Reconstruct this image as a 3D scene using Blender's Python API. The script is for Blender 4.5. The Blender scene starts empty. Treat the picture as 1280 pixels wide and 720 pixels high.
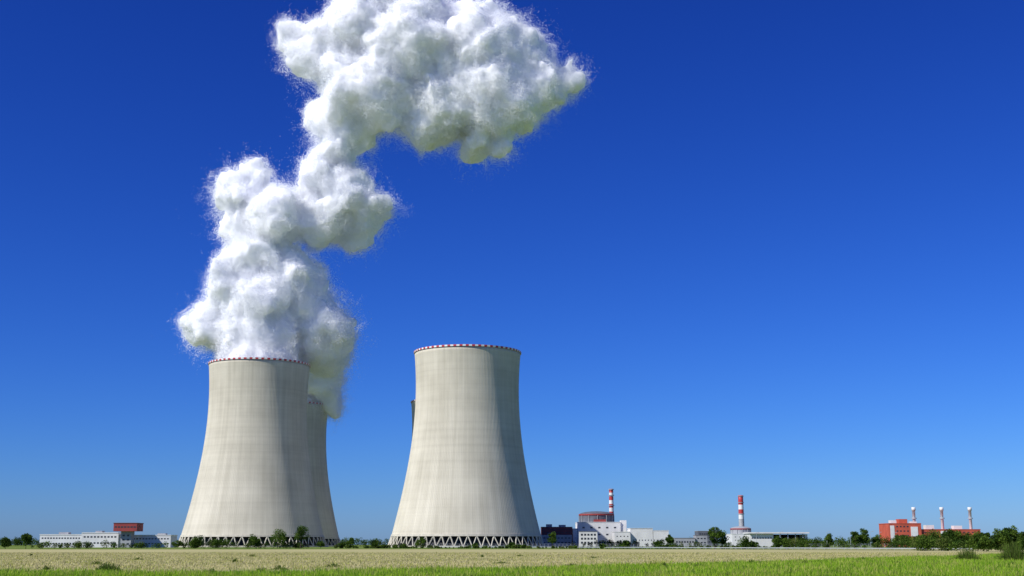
import bpy, math, numpy as np
from mathutils import Vector
rng=np.random.default_rng(7)
S=bpy.context.scene
S.view_settings.view_transform='Standard'; S.view_settings.look='None'; S.view_settings.exposure=0
# ---------------------------------------------------------------- noise
_perm=rng.permutation(256); _perm=np.concatenate([_perm,_perm,_perm])
_g=rng.normal(size=(256,3)); _g/=np.linalg.norm(_g,axis=1)[:,None]
def pn(P):
    P=np.asarray(P,float); i=np.floor(P).astype(int); f=P-i; i&=255
    u=f*f*f*(f*(f*6-15)+10); r=0
    for dx in (0,1):
        wx=u[:,0] if dx else 1-u[:,0]
        for dy in (0,1):
            wy=u[:,1] if dy else 1-u[:,1]
            for dz in (0,1):
                wz=u[:,2] if dz else 1-u[:,2]
                h=_perm[_perm[_perm[(i[:,0]+dx)&255]+((i[:,1]+dy)&255)]+((i[:,2]+dz)&255)]
                g=_g[h]
                d=g[:,0]*(f[:,0]-dx)+g[:,1]*(f[:,1]-dy)+g[:,2]*(f[:,2]-dz)
                r=r+wx*wy*wz*d
    return r*1.6
# ---------------------------------------------------------------- materials
def newmat(name):
    m=bpy.data.materials.new(name); m.use_nodes=True; nt=m.node_tree; nt.nodes.clear()
    out=nt.nodes.new('ShaderNodeOutputMaterial'); return m,nt,out
def simple(name,col,col2=None,scale=1.0,rough=.8,metal=0,stretch=(1,1,1),detail=4):
    m,nt,out=newmat(name); b=nt.nodes.new('ShaderNodeBsdfPrincipled')
    b.inputs['Roughness'].default_value=rough; b.inputs['Metallic'].default_value=metal
    if col2 is None: col2=tuple(c*.78 for c in col)
    tc=nt.nodes.new('ShaderNodeTexCoord'); mp=nt.nodes.new('ShaderNodeMapping'); mp.inputs['Scale'].default_value=stretch
    n=nt.nodes.new('ShaderNodeTexNoise'); n.inputs['Scale'].default_value=scale; n.inputs['Detail'].default_value=detail
    cr=nt.nodes.new('ShaderNodeValToRGB'); cr.color_ramp.elements[0].position=.35; cr.color_ramp.elements[1].position=.65
    cr.color_ramp.elements[0].color=(*col2,1); cr.color_ramp.elements[1].color=(*col,1)
    L=nt.links.new
    L(tc.outputs['Object'],mp.inputs[0]); L(mp.outputs[0],n.inputs['Vector']); L(n.outputs[0],cr.inputs[0]); L(cr.outputs[0],b.inputs['Base Color']); L(b.outputs[0],out.inputs[0])
    return m
def leafmat(name,col,col2,tr=.35,scale=.4):
    m,nt,out=newmat(name); L=nt.links.new
    d=nt.nodes.new('ShaderNodeBsdfDiffuse'); t=nt.nodes.new('ShaderNodeBsdfTranslucent'); mx=nt.nodes.new('ShaderNodeMixShader'); mx.inputs[0].default_value=tr
    tc=nt.nodes.new('ShaderNodeTexCoord'); n=nt.nodes.new('ShaderNodeTexNoise'); n.inputs['Scale'].default_value=scale; n.inputs['Detail'].default_value=5
    cr=nt.nodes.new('ShaderNodeValToRGB'); cr.color_ramp.elements[0].position=.35; cr.color_ramp.elements[1].position=.65
    cr.color_ramp.elements[0].color=(*col2,1); cr.color_ramp.elements[1].color=(*col,1)
    L(tc.outputs['Object'],n.inputs['Vector']); L(n.outputs[0],cr.inputs[0])
    L(cr.outputs[0],d.inputs[0]); L(cr.outputs[0],t.inputs[0]); L(d.outputs[0],mx.inputs[1]); L(t.outputs[0],mx.inputs[2]); L(mx.outputs[0],out.inputs[0])
    return m
M={}
M['white']=simple('white_cladding',(.74,.74,.72),(.64,.64,.63),.15)
M['glass']=simple('window_glass',(.04,.045,.055),(.025,.03,.04),.5,.45)
M['dark']=simple('dark_opening',(.03,.03,.035),(.015,.015,.02),.3)
M['grey']=simple('grey_cladding',(.38,.39,.40),(.30,.31,.33),.15)
M['slate']=simple('slate_cladding',(.13,.14,.17),(.09,.10,.13),.2)
M['brown']=simple('brown_red_cladding',(.20,.05,.045),(.14,.035,.035),.15)
M['redblock']=simple('red_cladding',(.33,.05,.045),(.26,.04,.04),.2)
M['orange']=simple('orange_red_cladding',(.56,.105,.055),(.44,.08,.045),.2)
M['roof']=simple('roof_felt',(.22,.22,.22),(.16,.16,.17),.2)
M['red']=simple('red_paint',(.50,.05,.05),(.42,.04,.04),.3,.5)
M['whitep']=simple('white_paint',(.78,.78,.76),(.68,.68,.66),.3,.5)
M['steel']=simple('galvanised_steel',(.55,.57,.58),(.45,.47,.49),.5,.45,.3)
M['asphalt']=simple('asphalt',(.10,.10,.10),(.07,.07,.07),.4)
M['bark']=simple('bark',(.09,.06,.04),(.05,.035,.025),2)
M['colconc']=simple('column_concrete',(.60,.56,.45),(.46,.43,.35),.4)
M['leafA']=leafmat('leaf_light',(.14,.22,.035),(.08,.14,.02))
M['leafB']=leafmat('leaf_dark',(.06,.11,.018),(.03,.065,.012))
M['leafC']=leafmat('leaf_olive',(.16,.19,.05),(.09,.13,.03))
M['grassA']=leafmat('grass_blade',(.36,.52,.04),(.17,.32,.025),.4,.25)
M['grassB']=leafmat('grass_dry',(.48,.48,.13),(.32,.38,.07),.4,.12)
M['straw']=leafmat('straw',(.60,.54,.26),(.46,.43,.19),.3,.05)
# ---------------------------------------------------------------- geometry helpers
def mk(name,V,F,mats,mi=None,parent=None,smooth=False,loc=None):
    me=bpy.data.meshes.new(name); me.from_pydata([tuple(v) for v in V],[],F)
    for m in mats: me.materials.append(m)
    if mi is not None: me.polygons.foreach_set('material_index',np.asarray(mi,dtype=np.int32))
    if smooth: me.polygons.foreach_set('use_smooth',np.ones(len(me.polygons),dtype=bool))
    me.update(); o=bpy.data.objects.new(name,me); S.collection.objects.link(o)
    if loc is not None: o.location=loc
    if parent: o.parent=parent
    return o
def fastmesh(name,P,k,mats,mi=None):
    N=P.shape[0]; me=bpy.data.meshes.new(name)
    me.vertices.add(N*k); me.vertices.foreach_set('co',P.reshape(-1).astype(np.float32))
    me.loops.add(N*k); me.loops.foreach_set('vertex_index',np.arange(N*k,dtype=np.int32))
    me.polygons.add(N); me.polygons.foreach_set('loop_start',np.arange(0,N*k,k,dtype=np.int32))
    try: me.polygons.foreach_set('loop_total',np.full(N,k,dtype=np.int32))
    except Exception: pass
    for m in mats: me.materials.append(m)
    if mi is not None: me.polygons.foreach_set('material_index',np.asarray(mi,dtype=np.int32))
    me.update(calc_edges=True)
    return me
def link(name,me,parent=None):
    o=bpy.data.objects.new(name,me); S.collection.objects.link(o)
    if parent: o.parent=parent
    return o
def empty(name,loc=(0,0,0)):
    e=bpy.data.objects.new(name,None); S.collection.objects.link(e); e.location=loc; e.empty_display_size=5; return e
def boxes(parent,name,L,mat):
    V=[];F=[]
    for (x0,x1,y0,y1,z0,z1) in L:
        b=len(V); V+=[(x0,y0,z0),(x1,y0,z0),(x1,y1,z0),(x0,y1,z0),(x0,y0,z1),(x1,y0,z1),(x1,y1,z1),(x0,y1,z1)]
        F+=[(b,b+3,b+2,b+1),(b+4,b+5,b+6,b+7),(b,b+1,b+5,b+4),(b+1,b+2,b+6,b+5),(b+2,b+3,b+7,b+6),(b+3,b,b+4,b+7)]
    return mk(name,V,F,[mat],parent=parent)
def lathe(name,prof,seg,cx,cy,mats,mif=None,parent=None,smooth=True):
    V=[];F=[];mi=[]
    for r,z in prof:
        for i in range(seg):
            a=2*math.pi*i/seg; V.append((cx+r*math.cos(a),cy+r*math.sin(a),z))
    for j in range(len(prof)-1):
        for i in range(seg):
            n=(i+1)%seg; F.append((j*seg+i,j*seg+n,(j+1)*seg+n,(j+1)*seg+i)); mi.append(mif(j,i) if mif else 0)
    return mk(name,V,F,mats,mi,parent,smooth)
def beam(V,F,a,b,w,w2=None,n=4):
    a=Vector(a);b=Vector(b); d=(b-a).normalized(); up=Vector((0,0,1)) if abs(d.z)<.95 else Vector((1,0,0))
    s=d.cross(up).normalized(); t=d.cross(s); w2=w if w2 is None else w2; k=len(V)
    for c,ww in ((a,w),(b,w2)):
        for i in range(n):
            q=2*math.pi*(i+.5)/n; V.append(tuple(c+s*math.cos(q)*ww+t*math.sin(q)*ww))
    for i in range(n): F.append((k+i,k+(i+1)%n,k+n+(i+1)%n,k+n+i))
    F.append(tuple(k+i for i in range(n))[::-1]); F.append(tuple(k+n+i for i in range(n)))
el=math.radians(42); az=math.radians(180+56)
sd=Vector((math.sin(az)*math.cos(el),math.cos(az)*math.cos(el),math.sin(el)))
# ---------------------------------------------------------------- cooling towers
def concrete():
    m,nt,out=newmat('tower_concrete'); L=nt.links.new; N=nt.nodes.new
    b=N('ShaderNodeBsdfPrincipled'); b.inputs['Roughness'].default_value=.9
    tc=N('ShaderNodeTexCoord'); sp=N('ShaderNodeSeparateXYZ'); L(tc.outputs['Object'],sp.inputs[0])
    at=N('ShaderNodeMath'); at.operation='ARCTAN2'; L(sp.outputs[1],at.inputs[0]); L(sp.outputs[0],at.inputs[1])
    oi=N('ShaderNodeObjectInfo')
    def math_(op,a,bv):
        n=N('ShaderNodeMath'); n.operation=op
        for k,q in enumerate((a,bv)):
            if hasattr(q,'node'): L(q,n.inputs[k])
            else: n.inputs[k].default_value=q
        return n.outputs[0]
    rnd=math_('MULTIPLY',oi.outputs['Random'],50.0)
    ca=N('ShaderNodeCombineXYZ'); L(math_('MULTIPLY',at.outputs[0],45.0),ca.inputs[0]); L(math_('MULTIPLY',sp.outputs[2],.03),ca.inputs[1]); L(rnd,ca.inputs[2])
    n1=N('ShaderNodeTexNoise'); n1.inputs['Scale'].default_value=.35; n1.inputs['Detail'].default_value=7; n1.inputs['Roughness'].default_value=.62; L(ca.outputs[0],n1.inputs['Vector'])
    n2=N('ShaderNodeTexNoise'); n2.inputs['Scale'].default_value=.035; n2.inputs['Detail'].default_value=8; L(tc.outputs['Object'],n2.inputs['Vector'])
    cb=N('ShaderNodeCombineXYZ'); L(sp.outputs[2],cb.inputs[0]); L(math_('MULTIPLY',at.outputs[0],.4),cb.inputs[1]); L(rnd,cb.inputs[2])
    n3=N('ShaderNodeTexNoise'); n3.inputs['Scale'].default_value=.3; n3.inputs['Detail'].default_value=5; L(cb.outputs[0],n3.inputs['Vector'])
    lift=math_('PINGPONG',sp.outputs[2],3.0); liftl=math_('LESS_THAN',lift,.35)
    v=math_('ADD',math_('MULTIPLY',n1.outputs[0],.42),math_('MULTIPLY',n2.outputs[0],.40)); v=math_('ADD',v,math_('MULTIPLY',n3.outputs[0],.18))
    v=math_('SUBTRACT',v,math_('MULTIPLY',liftl,.02))
    cr=N('ShaderNodeValToRGB'); e=cr.color_ramp.elements; e[0].position=.33; e[0].color=(.43,.395,.305,1); e[1].position=.62; e[1].color=(.67,.625,.505,1)
    L(v,cr.inputs[0]); L(cr.outputs[0],b.inputs['Base Color'])
    L(b.outputs[0],out.inputs[0]); return m
M['conc']=concrete()
H=157.0
def R(z): return 42*math.sqrt(1+((z-125)/115.)**2)
def tower(x,y):
    e=empty('cooling_tower',(x,y,0))
    zs=list(np.linspace(9.5,H-1.4,60)); pr=[(R(z),z) for z in zs]
    lathe('shell',pr+[(R(H-1.4)-1.0,H-1.4)]+[(R(z)-1.0,z) for z in zs[::-1]]+[(R(9.5),9.5)],192,0,0,[M['conc']],parent=e)
    V=[];F=[];nr=220
    zz=np.linspace(10,H-1.5,24)
    for i in range(nr):
        a=2*math.pi*i/nr; k=len(V)
        for z in zz:
            for (dr,da) in ((-.05,-.0026),(.05,-.0012),(.05,.0012),(-.05,.0026)):
                r=R(z)+dr; V.append((r*math.cos(a+da),r*math.sin(a+da),z))
        for j in range(len(zz)-1):
            for q in range(3): F.append((k+j*4+q,k+j*4+q+1,k+j*4+q+5,k+j*4+q+4))
    mk('wind_ribs',V,F,[M['conc']],parent=e)
    lathe('lintel_ring',[(R(8.3)-.9,8.3),(R(8.3)+.5,8.3),(R(10)+.5,10),(R(10)-.1,10)],128,0,0,[M['colconc']],parent=e,smooth=False)
    r0=R(H)
    lathe('rim_band',[(r0+.1,H-1.5),(r0+.6,H-1.3),(r0+.6,H),(r0-1.2,H),(r0-1.2,H-1.4)],112,0,0,[M['red'],M['whitep']],lambda j,i:i%2,parent=e,smooth=False)
    V=[];F=[];n=56
    for i in range(n):
        a=2*math.pi*i/n; da=math.pi/n
        for s in (-1,1):
            rb=R(0)+.6; rt=R(8.5)
            beam(V,F,(rb*math.cos(a),rb*math.sin(a),0),(rt*math.cos(a+s*da*.95),rt*math.sin(a+s*da*.95),8.4),.5)
    mk('diagonal_columns',V,F,[M['colconc']],parent=e)
    lathe('basin_wall',[(R(0)+2.4,0),(R(0)+2.4,1.2),(R(0)+1.7,1.2),(R(0)+1.7,0)],128,0,0,[M['colconc']],parent=e,smooth=False)
    lathe('cooling_fill',[(R(0)-6,0),(R(0)-6,9),(2,9.2)],96,0,0,[M['dark']],parent=e)
    return e
for x,y in ((-221.5,1099),(-36.5,1028),(-252,1427),(-68,1395)): tower(x,y)
# ---------------------------------------------------------------- steam
def steamcore():
    m,nt,out=newmat('steam_core'); b=nt.nodes.new('ShaderNodeBsdfPrincipled'); L=nt.links.new
    b.inputs['Subsurface Weight'].default_value=1; b.inputs['Subsurface Radius'].default_value=(1,1,1); b.inputs['Subsurface Scale'].default_value=11
    b.inputs['Subsurface Anisotropy'].default_value=0; b.inputs['Roughness'].default_value=1; b.inputs['Specular IOR Level'].default_value=0
    tc=nt.nodes.new('ShaderNodeTexCoord'); n=nt.nodes.new('ShaderNodeTexNoise'); n.inputs['Scale'].default_value=.03
    cr=nt.nodes.new('ShaderNodeValToRGB'); cr.color_ramp.elements[0].color=(.95,.965,.995,1); cr.color_ramp.elements[1].color=(.965,.975,.995,1)
    L(tc.outputs['Object'],n.inputs['Vector']); L(n.outputs[0],cr.inputs[0]); L(cr.outputs[0],b.inputs['Base Color']); L(b.outputs[0],out.inputs[0]); return m
M['core']=steamcore(); M['wisp']=leafmat('steam_wisp',(.975,.98,.995),(.96,.97,.995),.5,.04)
Y0=1100
B=[(-222,0,172,40),(-222,0,158,40),(-262,5,193,28),(-220,0,208,41),(-173,20,190,34),(-249,-5,226,28),(-203,5,233,35),(-278,0,197,17),(-157,15,197,22),
(-231,0,251,30),(-169,45,170,26),(-186,10,217,32),(-238,0,277,27),(-246,0,309,27),(-212,0,290,37),(-232,5,333,21),(-173,10,292,35),(-152,5,314,32),(-131,10,303,27),
(-144,15,277,19),(-174,0,333,26),(-158,0,350,20),(-152,5,381,33),(-172,5,387,25),(-125,0,406,42),(-155,0,425,32),(-178,0,452,33),(-204,5,464,21),(-141,0,476,38),
(-96,0,452,51),(-59,10,413,50),(-30,0,452,46),(2,10,447,36),(-12,0,401,42),(24,10,415,32),(52,10,422,17),(-75,10,386,32),(-29,5,366,23),(-89,0,492,35),(-50,5,482,26),
(12,10,462,22),(-7,5,360,15),(-125,0,510,38),(54,5,438,12),(-217,5,462,12),
(-252,327,165,38),(-225,325,175,30),(-206,322,160,21),(-215,310,186,32),(-235,280,215,38),(-225,220,235,38),(-218,150,240,35),(-214,80,238,33),(-200,322,148,14)]
import bmesh
bm=bmesh.new()
from mathutils import Matrix
for (x,dy,z,r) in B:
    bmesh.ops.create_icosphere(bm,subdivisions=3,radius=max(r-6.2,4),matrix=Matrix.Translation((x,Y0+dy,z)))
me=bpy.data.meshes.new('tmp'); bm.to_mesh(me); bm.free()
tmp=bpy.data.objects.new('tmp',me); S.collection.objects.link(tmp)
def remesh(o,vs):
    m=o.modifiers.new('r','REMESH'); m.mode='VOXEL'; m.voxel_size=vs
    dg=bpy.context.evaluated_depsgraph_get(); dg.update(); n=bpy.data.meshes.new_from_object(o.evaluated_get(dg)); o.modifiers.clear(); o.data=n; return n
def get(me):
    n=len(me.vertices); v=np.empty(n*3,np.float32); me.vertices.foreach_get('co',v); q=np.empty(n*3,np.float32); me.vertex_normals.foreach_get('vector',q)
    return v.reshape(-1,3).astype(float),q.reshape(-1,3).astype(float)
def att(V): return np.clip((V[:,2]-150)/25,0.15,1)
me=remesh(tmp,3.0); V,Nn=get(me)
warp=np.stack([pn(V/30+k*31.7) for k in (1,2,3)],1)*10
V2=V+warp*att(V)[:,None]
V2=V2+Nn*((pn(V2/24)*6.0-1+pn(V2/12+50)*4.0)*att(V))[:,None]
me.vertices.foreach_set('co',V2.reshape(-1).astype(np.float32)); me.update()
me=remesh(tmp,2.2); V,Nn=get(me)
V2=V+Nn*((pn(V/8)*2.4+pn(V/4)*1.4)*att(V))[:,None]
me.vertices.foreach_set('co',V2.reshape(-1).astype(np.float32)); me.update()
V,Nn=get(me)
core=bpy.data.objects.new('core',me); S.collection.objects.link(core); me.materials.clear(); me.materials.append(M['core'])
me.polygons.foreach_set('use_smooth',np.ones(len(me.polygons),dtype=bool))
bpy.data.objects.remove(tmp)
def wisps(N):
    idx=rng.integers(0,len(V),N); P=V[idx]; Q=Nn[idx]
    P=P+rng.normal(size=(N,3))*.9
    loose=np.clip(.50+1.2*pn(P/42+7.7)+.35*Q[:,0]-.25*Q[:,2]+.35*np.clip((P[:,0]+60)/100,0,1)+.3*np.clip((230-P[:,2])/60,0,1)*np.abs(Q[:,0]),0.1,1.4)
    Ls=2.1+6.0*loose**1.3
    t=np.minimum(rng.gamma(1.3,.95,N),4.2)*Ls-1.2
    P2=P+Q*t[:,None]+rng.normal(size=(N,3))*(.3+.2*np.abs(t))[:,None]
    P2+=np.stack([pn(P2/13+k*17.1) for k in (4,5,6)],1)*(np.clip(t,0,18)*.75)[:,None]
    dens=pn(P2/16)+.75*pn(P2/7+3)
    keep=rng.random(N)<np.clip((dens*1.1+.74-.058*t)*1.3,0,1)
    keep&=(P2[:,2]>H-1)|(np.hypot(P2[:,0]+221.5,P2[:,1]-1099)>52)
    P2=P2[keep]; t=t[keep]
    n=len(P2); d=rng.normal(size=(n,3)); d/=np.linalg.norm(d,axis=1)[:,None]
    nn=d*.8+np.array(sd)*1.0; nn/=np.linalg.norm(nn,axis=1)[:,None]
    a=np.cross(nn,rng.normal(size=(n,3))); a/=np.linalg.norm(a,axis=1)[:,None]; b=np.cross(nn,a)
    s=(rng.uniform(.25,.5,n)*np.clip(1.1-.03*t,.6,1.1))[:,None]
    return np.stack([P2+a*s,P2-a*s*.5+b*s*.87,P2-a*s*.5-b*s*.87],1)
T=wisps(3000000); print('wisps',len(T),'core',len(V))
steam=empty('steam_plume'); core.parent=steam
link('wisps',fastmesh('wisps',T,3,[M['wisp']]),steam)
# ---------------------------------------------------------------- ground
def groundmat():
    m,nt,out=newmat('ground_field'); L=nt.links.new; N=nt.nodes.new
    b=N('ShaderNodeBsdfDiffuse'); tc=N('ShaderNodeTexCoord'); sp=N('ShaderNodeSeparateXYZ'); L(tc.outputs['Object'],sp.inputs[0])
    def mt(op,a,bv):
        n=N('ShaderNodeMath'); n.operation=op
        for k,q in enumerate((a,bv)):
            if hasattr(q,'node'): L(q,n.inputs[k])
            else: n.inputs[k].default_value=q
        return n.outputs[0]
    def noise(s,st=(1,1,1),d=5):
        mp=N('ShaderNodeMapping'); mp.inputs['Scale'].default_value=st; L(tc.outputs['Object'],mp.inputs[0])
        n=N('ShaderNodeTexNoise'); n.inputs['Scale'].default_value=s; n.inputs['Detail'].default_value=d; L(mp.outputs[0],n.inputs['Vector']); return n.outputs[0]
    def ramp(f,c0,c1,p0=.35,p1=.65):
        r=N('ShaderNodeValToRGB'); r.color_ramp.elements[0].position=p0; r.color_ramp.elements[1].position=p1
        r.color_ramp.elements[0].color=(*c0,1); r.color_ramp.elements[1].color=(*c1,1); L(f,r.inputs[0]); return r.outputs[0]
    def mix(f,a,c):
        x=N('ShaderNodeMix'); x.data_type='RGBA'
        L(f,x.inputs['Factor']); L(a,x.inputs['A']); L(c,x.inputs['B']); return x.outputs['Result']
    wheat=ramp(noise(.03,(.35,1,1)),(.34,.34,.14),(.50,.45,.23))
    wheat2=ramp(noise(.4,(.5,1,1)),(.36,.35,.15),(.50,.45,.24)); w=mix(noise(.8),wheat,wheat2)
    green=ramp(noise(.12),(.16,.30,.03),(.30,.40,.05))
    bd=mt('ADD',mt('MAXIMUM',mt('MULTIPLY',sp.outputs[0],1.65),mt('MULTIPLY',sp.outputs[0],.25)),104)
    bd=mt('ADD',bd,mt('MULTIPLY',mt('SUBTRACT',noise(.06),.5),30))
    mask=mt('GREATER_THAN',bd,sp.outputs[1])
    far=mt('GREATER_THAN',mt('ADD',sp.outputs[1],mt('MULTIPLY',mt('SUBTRACT',noise(.02),.5),120)),560)
    farg=ramp(noise(.02),(.09,.16,.03),(.20,.24,.07))
    c=mix(far,w,farg); c=mix(mask,c,green); L(c,b.inputs[0]); L(b.outputs[0],out.inputs[0]); return m
mk('ground',[(-15000,-500,0),(15000,-500,0),(15000,25000,0),(-15000,25000,0)],[(0,1,2,3)],[groundmat()])
def bound(x,y): 
    return np.maximum(1.65*x,.25*x)+104+pn(np.stack([x*.05,y*.05,0*x+.5],1))*9
def blades(N,y0,y1,h0,h1,w,green,name,mats,ramp=1.0,dry=.78):
    y=y0+(y1-y0)*rng.random(N)**ramp; f=(y*.43); x=rng.uniform(-1,1,N)*f
    g=y<bound(x,y); k=g if green else ~g
    cl=pn(np.stack([x*.25,y*.25,x*0+3],1))+.5*pn(np.stack([x*.9,y*.5,x*0+8],1))
    k&=cl>-.7 ; x=x[k];y=y[k];cl=cl[k];n=len(x)
    h=rng.uniform(h0,h1,n)*(1+.75*cl)*np.where(rng.random(n)<.04,1.7,1); a=rng.uniform(0,math.pi,n); ww=w*rng.uniform(.5,1.3,n)*(1+y/250)
    le=rng.normal(size=(n,2))*h[:,None]*.25
    z0=np.full(n,-.01)
    P=np.stack([np.stack([x-np.cos(a)*ww,y-np.sin(a)*ww,z0],1),np.stack([x+np.cos(a)*ww,y+np.sin(a)*ww,z0],1),np.stack([x+le[:,0],y+le[:,1],h],1)],1)
    mi=(rng.random(n)+cl*.8>dry).astype(int)
    link(name,fastmesh(name,P,3,mats,mi))
blades(240000,76,290,.12,.36,.035,True,'meadow_grass',[M['grassA'],M['grassB']],ramp=1.4,dry=.82)
blades(170000,84,330,.06,.2,.035,False,'stubble_field',[M['straw'],M['grassB']],ramp=1.1,dry=.88)
# ---------------------------------------------------------------- foliage
def leafquads(C,sz):
    n=len(C); nn=rng.normal(size=(n,3)); nn[:,2]+=.4; nn/=np.linalg.norm(nn,axis=1)[:,None]
    a=np.cross(nn,rng.normal(size=(n,3))); a/=np.linalg.norm(a,axis=1)[:,None]; b=np.cross(nn,a)
    s=(sz*rng.uniform(.5,1.2,n))[:,None]
    return np.stack([C+a*s,C+b*s*.6,C-a*s,C-b*s*.6],1)
def plant(name,x,y,h,w,trunk=.2,n=2600,leaf=.32,tone=.5,clumps=16):
    cz=h*(trunk+(1-trunk)*.5); rz=h*(1-trunk)*.5
    d=rng.normal(size=(clumps,3)); d/=np.linalg.norm(d,axis=1)[:,None]; rr=rng.uniform(.25,.8,clumps)**.8
    c=d*rr[:,None]*np.array([w/2,w/2,rz])
    c[:,2]+=cz
    cr=rng.uniform(.16,.34,clumps)*min(w,h*(1-trunk))
    ci=rng.integers(0,clumps,n); dd=rng.normal(size=(n,3)); dd/=np.linalg.norm(dd,axis=1)[:,None]
    P=c[ci]+dd*(cr[ci]*rng.random(n)**.45)[:,None]*np.array([1,1,.8])
    P[:,2]=np.maximum(P[:,2],.1)
    Q=leafquads(P,leaf); tn=rng.random(clumps); mi=np.where(tn[ci]+rng.normal(size=n)*.15>tone,0,1)
    V=[];F=[]
    tr=max(.06,h*.018)
    beam(V,F,(0,0,-.1),(0,0,h*max(trunk,.1)),tr*1.3,tr,7); beam(V,F,(0,0,h*max(trunk,.1)),(rng.normal()*w*.04,rng.normal()*w*.04,h*.85),tr,tr*.25,6)
    for j in range(min(7,clumps)):
        z0=h*rng.uniform(max(trunk*.7,.05),.55); beam(V,F,(0,0,z0),tuple(c[j]),tr*.5,tr*.12,5)
    nv=len(Q)*4; allV=list(map(tuple,Q.reshape(-1,3)))+V
    FF=[(4*i,4*i+1,4*i+2,4*i+3) for i in range(len(Q))]+[tuple(q+nv for q in f) for f in F]
    return mk(name,allV,FF,[M['leafA'],M['leafB'],M['bark']],list(mi)+[2]*len(F),loc=(x,y,0))
def row(name,pts,h0,h1,dens,leaf,depth=4,tone=.5,seed=0,gap=.12):
    Ps=[];mis=[]
    for (xa,ya),(xb,yb) in zip(pts[:-1],pts[1:]):
        Ln=math.hypot(xb-xa,yb-ya); nc=int(Ln/(h1*.4))+2
        for k in range(nc):
            t=rng.random(); cx=xa+(xb-xa)*t; cy=ya+(yb-ya)*t+rng.normal()*depth*.4
            hv=.5+.9*pn(np.array([[cx*.06+seed,cy*.06,.3]]))[0]; h=h0+(h1-h0)*min(max(hv+rng.normal()*.15,0),1)
            if hv<gap: continue
            n=int(dens*h*h*.25)+20; dd=rng.normal(size=(n,3)); dd/=np.linalg.norm(dd,axis=1)[:,None]
            p=np.array([cx,cy,h*.5])+dd*(rng.random(n)**.4)[:,None]*np.array([h*.55,h*.5,h*.5])
            p[:,2]+=rng.normal(size=n)*h*.06; p[:,2]=np.maximum(p[:,2],.05)
            Ps.append(p); mis.append(np.where(rng.normal(size=n)*.2+rng.random()>tone,rng.choice([0,0,2]),1))
    P=np.concatenate(Ps); mi=np.concatenate(mis)
    link(name,fastmesh(name,leafquads(P,leaf),4,[M['leafA'],M['leafB'],M['leafC']],mi))
T_='deciduous_tree'; Bu='bush'
for a in [(-226.5,600,7.4,6.6,.1),(-240,610,6,6,.1),(-127.6,700,10,13,.12),(-115,700,12.3,8,.12),(-172,700,7.5,7,.1),(-140,702,7.5,8,.1),(22,705,9.3,4.5,.22),(85,690,7.8,4.4,.2),
          (94.4,600,10.8,5.5,.15),(98.9,606,10.4,6,.15),(148,600,7.2,4.2,.2),(158.6,596,9,5,.15),(164,600,9.9,6.2,.15),(144,380,6.4,6.5,.1),(149.5,385,7.4,6.5,.1),(152,372,6.5,5,.1),(171,604,6.5,5,.12),(116,560,6,4.5,.15),(138,610,5.5,5,.1),(181,600,7,6,.1),
          (137,372,5.4,6,.08),(190,560,7,7,.1),(205,562,7.5,7,.1),(218,555,8,7,.1),(-88,702,6,6,.1),(62,700,5,4,.15),(128,600,5.5,5,.1),(176,575,7.5,6,.1),(198,566,6.5,7,.1),(141,390,6,6,.08),(146,366,5.6,5,.08)]:
    plant(T_,*a[:4],trunk=a[4],n=2400,leaf=.34,tone=rng.uniform(.35,.65))
for a in [(-75,700,5.2,7),(-49,690,6.2,8.5),(-93,705,3.6,5),(-60,712,3,5),(78,690,4,5.5),(106.7,590,6.2,6),(112,596,4,6),(-104,700,4.5,6),(45,640,2.6,4),(60,700,3,5),(-20,700,3,5),(0,705,3.2,5),(-160,700,5,7),(-182,700,4.5,7)]:
    plant(Bu,*a,trunk=.03,n=1500,leaf=.3,tone=.6)
plant(Bu,162.7,480,8,20,trunk=.02,n=9000,leaf=.34,tone=.62,clumps=40)
plant(Bu,150,470,6,10,trunk=.02,n=3500,leaf=.32,tone=.45,clumps=24)
row('hedgerow',[(-262,700),(-187,702)],2,4.6,40,.35,seed=3,gap=-.3)
row('hedgerow',[(-184,705),(-104,705)],2,5.2,40,.35,seed=9,gap=-.1)
row('hedgerow',[(168,560),(235,540)],3,6.5,40,.35,tone=.55,seed=5,gap=-1)
row('hedgerow',[(120,610),(215,470)],1.8,5.2,60,.3,tone=.45,seed=15,gap=-1)
row('hedgerow',[(134,430),(155,380),(172,350)],2,5,60,.3,tone=.4,seed=22,gap=-1)
row('hedgerow',[(-100,720),(130,640)],.6,2.3,160,.3,tone=.45,seed=30,gap=-.4)
row('distant_trees',[(-1400,2500),(-500,2600),(300,2500),(1500,2300)],8,17,4,1.1,depth=30,tone=.6,seed=40,gap=-.1)
row('distant_trees',[(230,1050),(330,1000),(480,960)],4,9,14,.6,depth=10,tone=.55,seed=50,gap=-.1)
row('hedgerow',[(60,1300),(200,1250),(300,1150)],2,7.5,14,.6,depth=10,tone=.55,seed=60,gap=.0)
def weeds(x,y,h,w,n=500):
    k=rng.normal(size=(n,2))*np.array([w/2.4,w/3])
    hh=h*np.exp(-(k[:,0]/(w*.5))**2)*rng.uniform(.4,1.1,n); base=np.stack([k[:,0]*.7,k[:,1]*.7,0*hh],1); tip=np.stack([k[:,0]+rng.normal(size=n)*.12,k[:,1],hh],1)
    a=rng.uniform(0,math.pi,n); s=np.stack([np.cos(a),np.sin(a),0*a],1)*.03
    P=np.stack([base-s,base+s,tip+s*.3,tip-s*.3],1)
    q=leafquads(base+(tip-base)*rng.uniform(.3,1,(n,1)),.075)
    me=fastmesh('weed_clump',np.concatenate([P,q]),4,[M['leafA'],M['leafC']],rng.integers(0,2,2*n)); o=link('weed_clump',me); o.location=(x,y,0)
weeds(-30,96,.7,1.7,600)
weeds(63,162,2.4,3.5,900); weeds(60,170,1.6,3,600); weeds(66,158,1.5,4,600)
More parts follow.
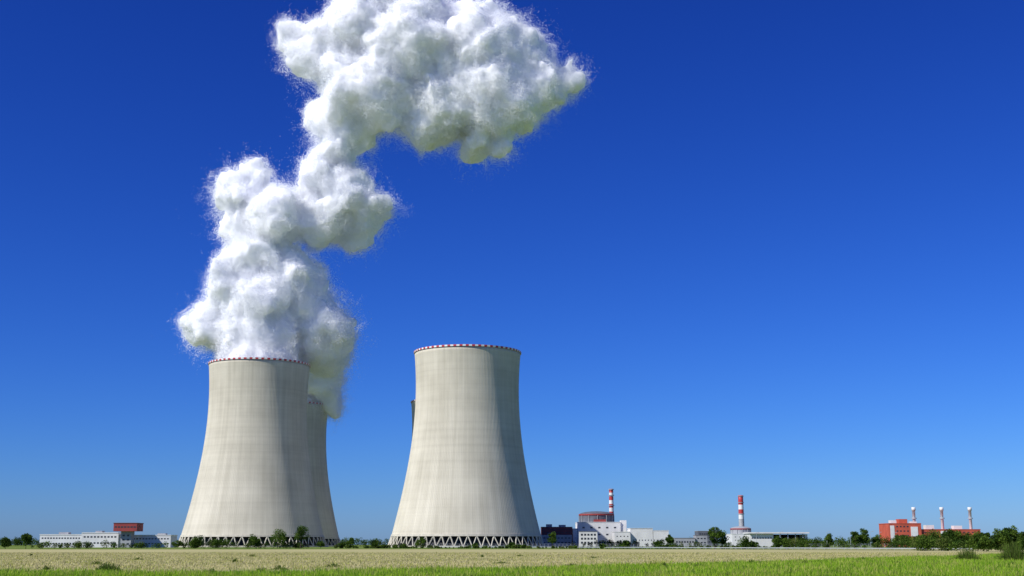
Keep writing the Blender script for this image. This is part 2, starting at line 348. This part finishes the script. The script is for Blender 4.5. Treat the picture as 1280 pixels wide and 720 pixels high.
for i in range(26):
    y=rng.uniform(84,240); weeds(rng.uniform(-.4,.4)*y,y,rng.uniform(.25,.5),rng.uniform(.5,1.6),120)
# ---------------------------------------------------------------- road and guard rail
A=np.array([-60.,880.]);C_=np.array([150.,420.]); dv=(C_-A)/np.linalg.norm(C_-A); nv=np.array([-dv[1],dv[0]])
if nv[1]<0: nv=-nv
def quadstrip(name,off0,off1,z,mat):
    a0=A+nv*off0;a1=A+nv*off1;b0=C_+nv*off0;b1=C_+nv*off1
    mk(name,[(*a0,z),(*b0,z),(*b1,z),(*a1,z)],[(0,1,2,3)],[mat])
quadstrip('road',2,9,.02,M['asphalt']); quadstrip('road_edge_line',2.3,2.5,.026,M['whitep'])
gr=empty('guardrail'); V=[];F=[];n=130
Lr=np.linalg.norm(C_-A)
beam(V,F,(*A,.72),(*C_,.72),.22); mk('rail',V,F,[M['steel']],parent=gr)
V=[];F=[]
for i in range(n): p=A+dv*Lr*(i+.5)/n; beam(V,F,(*p,-.1),(*p,.7),.07)
mk('posts',V,F,[M['steel']],parent=gr)
# ---------------------------------------------------------------- buildings
def wins(x0,x1,y,z0,z1,nx,nz,fill=.6,fz=.5):
    L=[];dx=(x1-x0)/nx;dz=(z1-z0)/nz
    for i in range(nx):
        for j in range(nz):
            cx=x0+dx*(i+.5);cz=z0+dz*(j+.5); L.append((cx-dx*fill/2,cx+dx*fill/2,y-.06,y+.1,cz-dz*fz/2,cz+dz*fz/2))
    return L
def parapet(x0,x1,y0,y1,z): return [(x0-.25,x1+.25,y0-.25,y1+.25,z,z+.5)]
e=empty('office_building')
boxes(e,'walls',[(-347,-316,945,965,0,9),(-316,-289,944,966,0,10.3),(-289,-251,946,964,0,8.6)],M['white'])
boxes(e,'roof_edge',parapet(-347,-316.3,945,965,9)+parapet(-315.7,-289.3,944,966,10.3)+parapet(-288.7,-251,946,964,8.6),M['whitep'])
boxes(e,'windows',wins(-346,-317,945,1,8.6,14,2,.6,.25)+wins(-315,-290,944,1,9.8,10,2,.6,.25)+wins(-288,-252,946,1,8,16,2,.6,.25),M['glass'])
boxes(e,'roof_plant',[(-335,-328,950,956,9.5,11),(-308,-303,950,956,10.8,12),(-262,-256,950,955,9.1,10.2)],M['grey'])
e=empty('red_control_building')
boxes(e,'shaft',[(-283,-275.5,930,938,0,11.5)],M['grey']); boxes(e,'cabin',[(-287.4,-270.6,926,942,11.5,17)],M['redblock'])
boxes(e,'roof_edge',parapet(-287.4,-270.6,926,942,17),M['brown']); boxes(e,'windows',wins(-287,-271,926,13,16,7,1,.7,.35)+wins(-282.5,-276,930,1,10,2,3,.5,.4),M['glass'])
e=empty('turbine_building')
boxes(e,'walls',[(34.5,70.6,1500,1540,0,22)],M['brown']); boxes(e,'lower_hall',[(30,69,1480,1499.5,0,13)],M['grey'])
boxes(e,'roof_edge',parapet(34.5,70.6,1500,1540,22),M['roof']); boxes(e,'windows',wins(35.5,69.5,1500,14,21,8,2,.6,.25)+wins(31,68,1480,2,12,9,2,.6,.25),M['glass'])
boxes(e,'rooftop_units',[(40,47,1505,1512,22.5,25.5),(55,63,1506,1514,22.5,24.8)],M['grey'])
def reactor(cx,y,r,zb,zt,base,body):
    e=empty('reactor_building')
    boxes(e,'base_block',base,M['white'])
    boxes(e,'roof_edge',[(b[0]-.3,b[1]+.3,b[2]-.3,b[3]+.3,b[5],b[5]+.6) for b in base],M['whitep'])
    boxes(e,'windows',sum([wins(b[0]+2,b[1]-2,b[2],b[5]*.35,b[5]-2,5,2,.3,.22) for b in base],[]),M['glass'])
    lathe('containment',[(r,zb),(r,zt-3)],64,cx,y,[body],parent=e)
    lathe('containment_band',[(r+.05,zt-3),(r+.6,zt-3),(r+.6,zt-1.2),(r,zt-1.2)],64,cx,y,[M['redblock']],parent=e,smooth=False)
    lathe('dome',[(r,zt-1.2),(r*.9,zt),(r*.65,zt+1.2),(r*.3,zt+1.9),(.05,zt+2.1)],64,cx,y,[body],parent=e)
    V=[];F=[]
    for i in range(12):
        a=2*math.pi*i/12; beam(V,F,(cx+(r+.5)*math.cos(a),y+(r+.5)*math.sin(a),zb),(cx+(r+.5)*math.cos(a),y+(r+.5)*math.sin(a),zt-3),.5)
    mk('buttresses',V,F,[M['grey']],parent=e)
    return e
e=reactor(100.8,1530,20.5,28,39,[(77,127,1500,1560,0,27.5),(71,76.6,1502,1550,0,20)],M['slate'])
boxes(e,'stair_tower',[(127.3,134,1502,1515,0,30)],M['white']); boxes(e,'upper_annex',[(96,110,1503,1509,28.2,31)],M['redblock'])
def chimney(cx,cy,r0,r1,h,z0,n,cols,name='striped_chimney'):
    e=empty(name,(cx,cy,0))
    prof=[(r0+(r1-r0)*j/n,z0+(h-z0)*j/n) for j in range(n+1)]
    lathe('shaft',[(r0*1.05,0)]+prof+[(r1*.7,h),(r1*.7,h-2)],32,0,0,[M['red'],M['whitep'],M['grey'],M['dark']],lambda j,i:(2 if j==0 else (cols[j-1] if j<=n else 3)),parent=e)
    for q in (.5,.8,.97):
        z=z0+(h-z0)*q; rr=r0+(r1-r0)*q
        lathe('gallery',[(rr,z),(rr+.9,z),(rr+.9,z+.9),(rr,z+.9)],32,0,0,[M['grey']],parent=e,smooth=False)
chimney(121.5,1565,3.0,2.5,69,28,9,[0,1,0,1,0,1,0,1,0])
e=empty('white_industrial_hall')
boxes(e,'walls',[(134.5,160,1460,1500,0,20),(116,134,1455,1490,0,16),(160.5,178,1460,1500,0,17.5)],M['white'])
boxes(e,'roof_edge',[(134,160.2,1459.6,1500.4,20,20.5),(115.7,133.8,1454.7,1490,16,16.5),(160.7,178.4,1459.7,1500,17.5,18)],M['whitep'])
boxes(e,'windows',wins(136,177,1460,5,9,12,1,.35,.3)+wins(117,133,1455,3,14,4,2,.35,.2),M['glass'])
boxes(e,'doors',[(140,144,1459.9,1460.1,0,5),(165,170,1459.9,1460.1,0,5)],M['slate'])
e=empty('service_building')
boxes(e,'walls',[(75,95,1430,1445,0,16)],M['white']); boxes(e,'roof_edge',parapet(75,95,1430,1445,16),M['roof']); boxes(e,'windows',wins(76,94,1430,2,15,5,3,.65,.5),M['glass'])
e=empty('pump_house')
boxes(e,'walls',[(182,205,1440,1460,0,9),(206,219,1442,1460,0,12)],M['grey']); boxes(e,'roof_edge',parapet(182,205,1440,1460,9)+parapet(206,219,1442,1460,12),M['roof'])
boxes(e,'windows',wins(183,204,1440,2,8,7,1,.6,.3)+wins(207,218,1442,2,11,3,2,.6,.3),M['glass'])
e=empty('workshop_building')
boxes(e,'walls',[(226,250,1560,1590,0,18)],M['slate']); boxes(e,'roof_edge',parapet(226,250,1560,1590,18),M['grey']); boxes(e,'windows',wins(227,249,1560,3,17,8,3,.7,.35),M['glass'])
e=reactor(356,2000,15.5,18,28,[(338,374,1975,2030,0,18)],M['grey'])
chimney(364,2035,4.4,3.9,79,20,8,[2,2,2,1,0,1,0,0])
e=empty('open_sided_hangar')
boxes(e,'walls',[(222,244,1200,1230,0,12),(244.2,276,1224,1230,0,11.5),(273.5,276,1201,1223.8,0,11.5)],M['white'])
boxes(e,'roof',[(221,277,1197,1231,12.2,13.4)],M['whitep'])
boxes(e,'canopy_columns',[(x,x+.7,1199,1199.7,0,12.2) for x in (250,257,264,271)],M['steel'])
boxes(e,'stored_goods',[(246,255,1210,1220,0,4),(258,268,1212,1220,0,5.5)],M['slate']); boxes(e,'windows',wins(223,243,1200,6,10,8,1,.5,.3),M['glass'])
boxes(e,'painted_shade_sheet',[(244.3,273.4,1223.4,1223.9,0,11.4)],M['dark'])  # near-black sheet before the white back wall, paints the open bay's shade
e=empty('red_boiler_house')
boxes(e,'walls',[(321.6,349,1095,1125,0,19.5),(349.3,400,1097,1125,0,14.5),(332,339,1100,1110,19.5,23.5)],M['orange'])
boxes(e,'roof_edge',parapet(321.6,348.8,1095,1125,19.5)+parapet(349.6,400,1097,1125,14.5),M['orange'])
boxes(e,'white_panels',[(322.5,326,1094.8,1095.2,0,18),(349.5,399,1096.8,1097.2,3,5.5),(340,346,1094.7,1095.2,9,17),(366,372,1096.7,1097.15,8,13.5)],M['whitep'])
boxes(e,'windows',wins(327,339,1095,4,19,4,4,.5,.3)+wins(351,365,1097,7.5,14,4,2,.5,.25)+wins(373,399,1097,7.5,14,7,2,.5,.25),M['glass'])
boxes(e,'rooftop_units',[(324,329,1098,1104,20,22.5),(355,362,1101,1108,15,18.5),(379,386,1101,1108,15,18),(342,347,1100,1106,20,21.5)],M['whitep'])
for x in (350.6,375,399.6):
    e=empty('steel_chimney',(x,1118,0))
    lathe('shaft',[(1.35,0),(1.25,31),(1.7,31.1),(1.7,34),(1.3,34),(1.3,31.5)],24,0,0,[M['whitep']],parent=e)
    lathe('platform',[(1.3,24),(2.1,24),(2.1,25),(1.3,25)],24,0,0,[M['steel']],parent=e,smooth=False)
for x,y in ((12,1050),(30,1080),(178,1100),(190,1000),(200,960),(235,960),(250,950),(262,940),(285,1000),(300,1010)):
    V=[];F=[]; beam(V,F,(0,0,0),(0,0,11),.16,.1,6); beam(V,F,(0,0,11),(1.6,0,11.5),.1,.08,5); beam(V,F,(1.5,0,11.45),(2.5,0,11.5),.22,.16,6)
    mk('street_lamp',V,F,[M['steel']],loc=(x,y,0))
fe=empty('perimeter_fence'); V=[];F=[]
for i in range(120): x=-60+i*3; beam(V,F,(x,985 if x>30 else 960,0),(x,985 if x>30 else 960,2.6),.07)
mk('posts',V,F,[M['whitep']],parent=fe); V=[];F=[]
for z in (.6,1.5,2.5): beam(V,F,(31,985,z),(300,985,z),.06); beam(V,F,(-60,960,z),(29,960,z),.06)
mk('wires',V,F,[M['steel']],parent=fe)
# ---------------------------------------------------------------- light
sun=bpy.data.lights.new('sun','SUN'); sun.energy=5.0; sun.angle=math.radians(.5); sun.color=(1,.965,.90)
so=bpy.data.objects.new('sun',sun); S.collection.objects.link(so); so.rotation_euler=sd.to_track_quat('Z','Y').to_euler()
w=bpy.data.worlds.new('World'); S.world=w; w.use_nodes=True; nt=w.node_tree; nt.nodes.clear(); L=nt.links.new
out=nt.nodes.new('ShaderNodeOutputWorld'); bg=nt.nodes.new('ShaderNodeBackground'); sk=nt.nodes.new('ShaderNodeTexSky')
sk.sky_type='NISHITA'; sk.sun_disc=False; sk.sun_elevation=el; sk.sun_rotation=az; sk.ozone_density=4; sk.dust_density=.3; sk.air_density=1.0; sk.altitude=500
sp=nt.nodes.new('ShaderNodeSeparateColor'); cb=nt.nodes.new('ShaderNodeCombineColor'); L(sk.outputs[0],sp.inputs[0])
for i,(pre,g,k) in enumerate(((.045,1.75,1.8),(.075,1.55,1.06),(.115,1.2,1.04))):
    a=nt.nodes.new('ShaderNodeMath'); a.operation='MULTIPLY'; a.inputs[1].default_value=pre; L(sp.outputs[i],a.inputs[0])
    p=nt.nodes.new('ShaderNodeMath'); p.operation='POWER'; p.inputs[1].default_value=g; L(a.outputs[0],p.inputs[0])
    q=nt.nodes.new('ShaderNodeMath'); q.operation='MULTIPLY'; q.inputs[1].default_value=k*10; L(p.outputs[0],q.inputs[0]); L(q.outputs[0],cb.inputs[i])
L(cb.outputs[0],bg.inputs[0]); bg.inputs[1].default_value=.1; L(bg.outputs[0],out.inputs[0])
cam=bpy.data.cameras.new('camera'); co=bpy.data.objects.new('camera',cam); S.collection.objects.link(co); S.camera=co
cam.sensor_width=36; cam.lens=44.35; cam.clip_end=40000; cam.clip_start=.5; co.location=(0,0,2); co.rotation_euler=(math.radians(90+11.5),0,0)
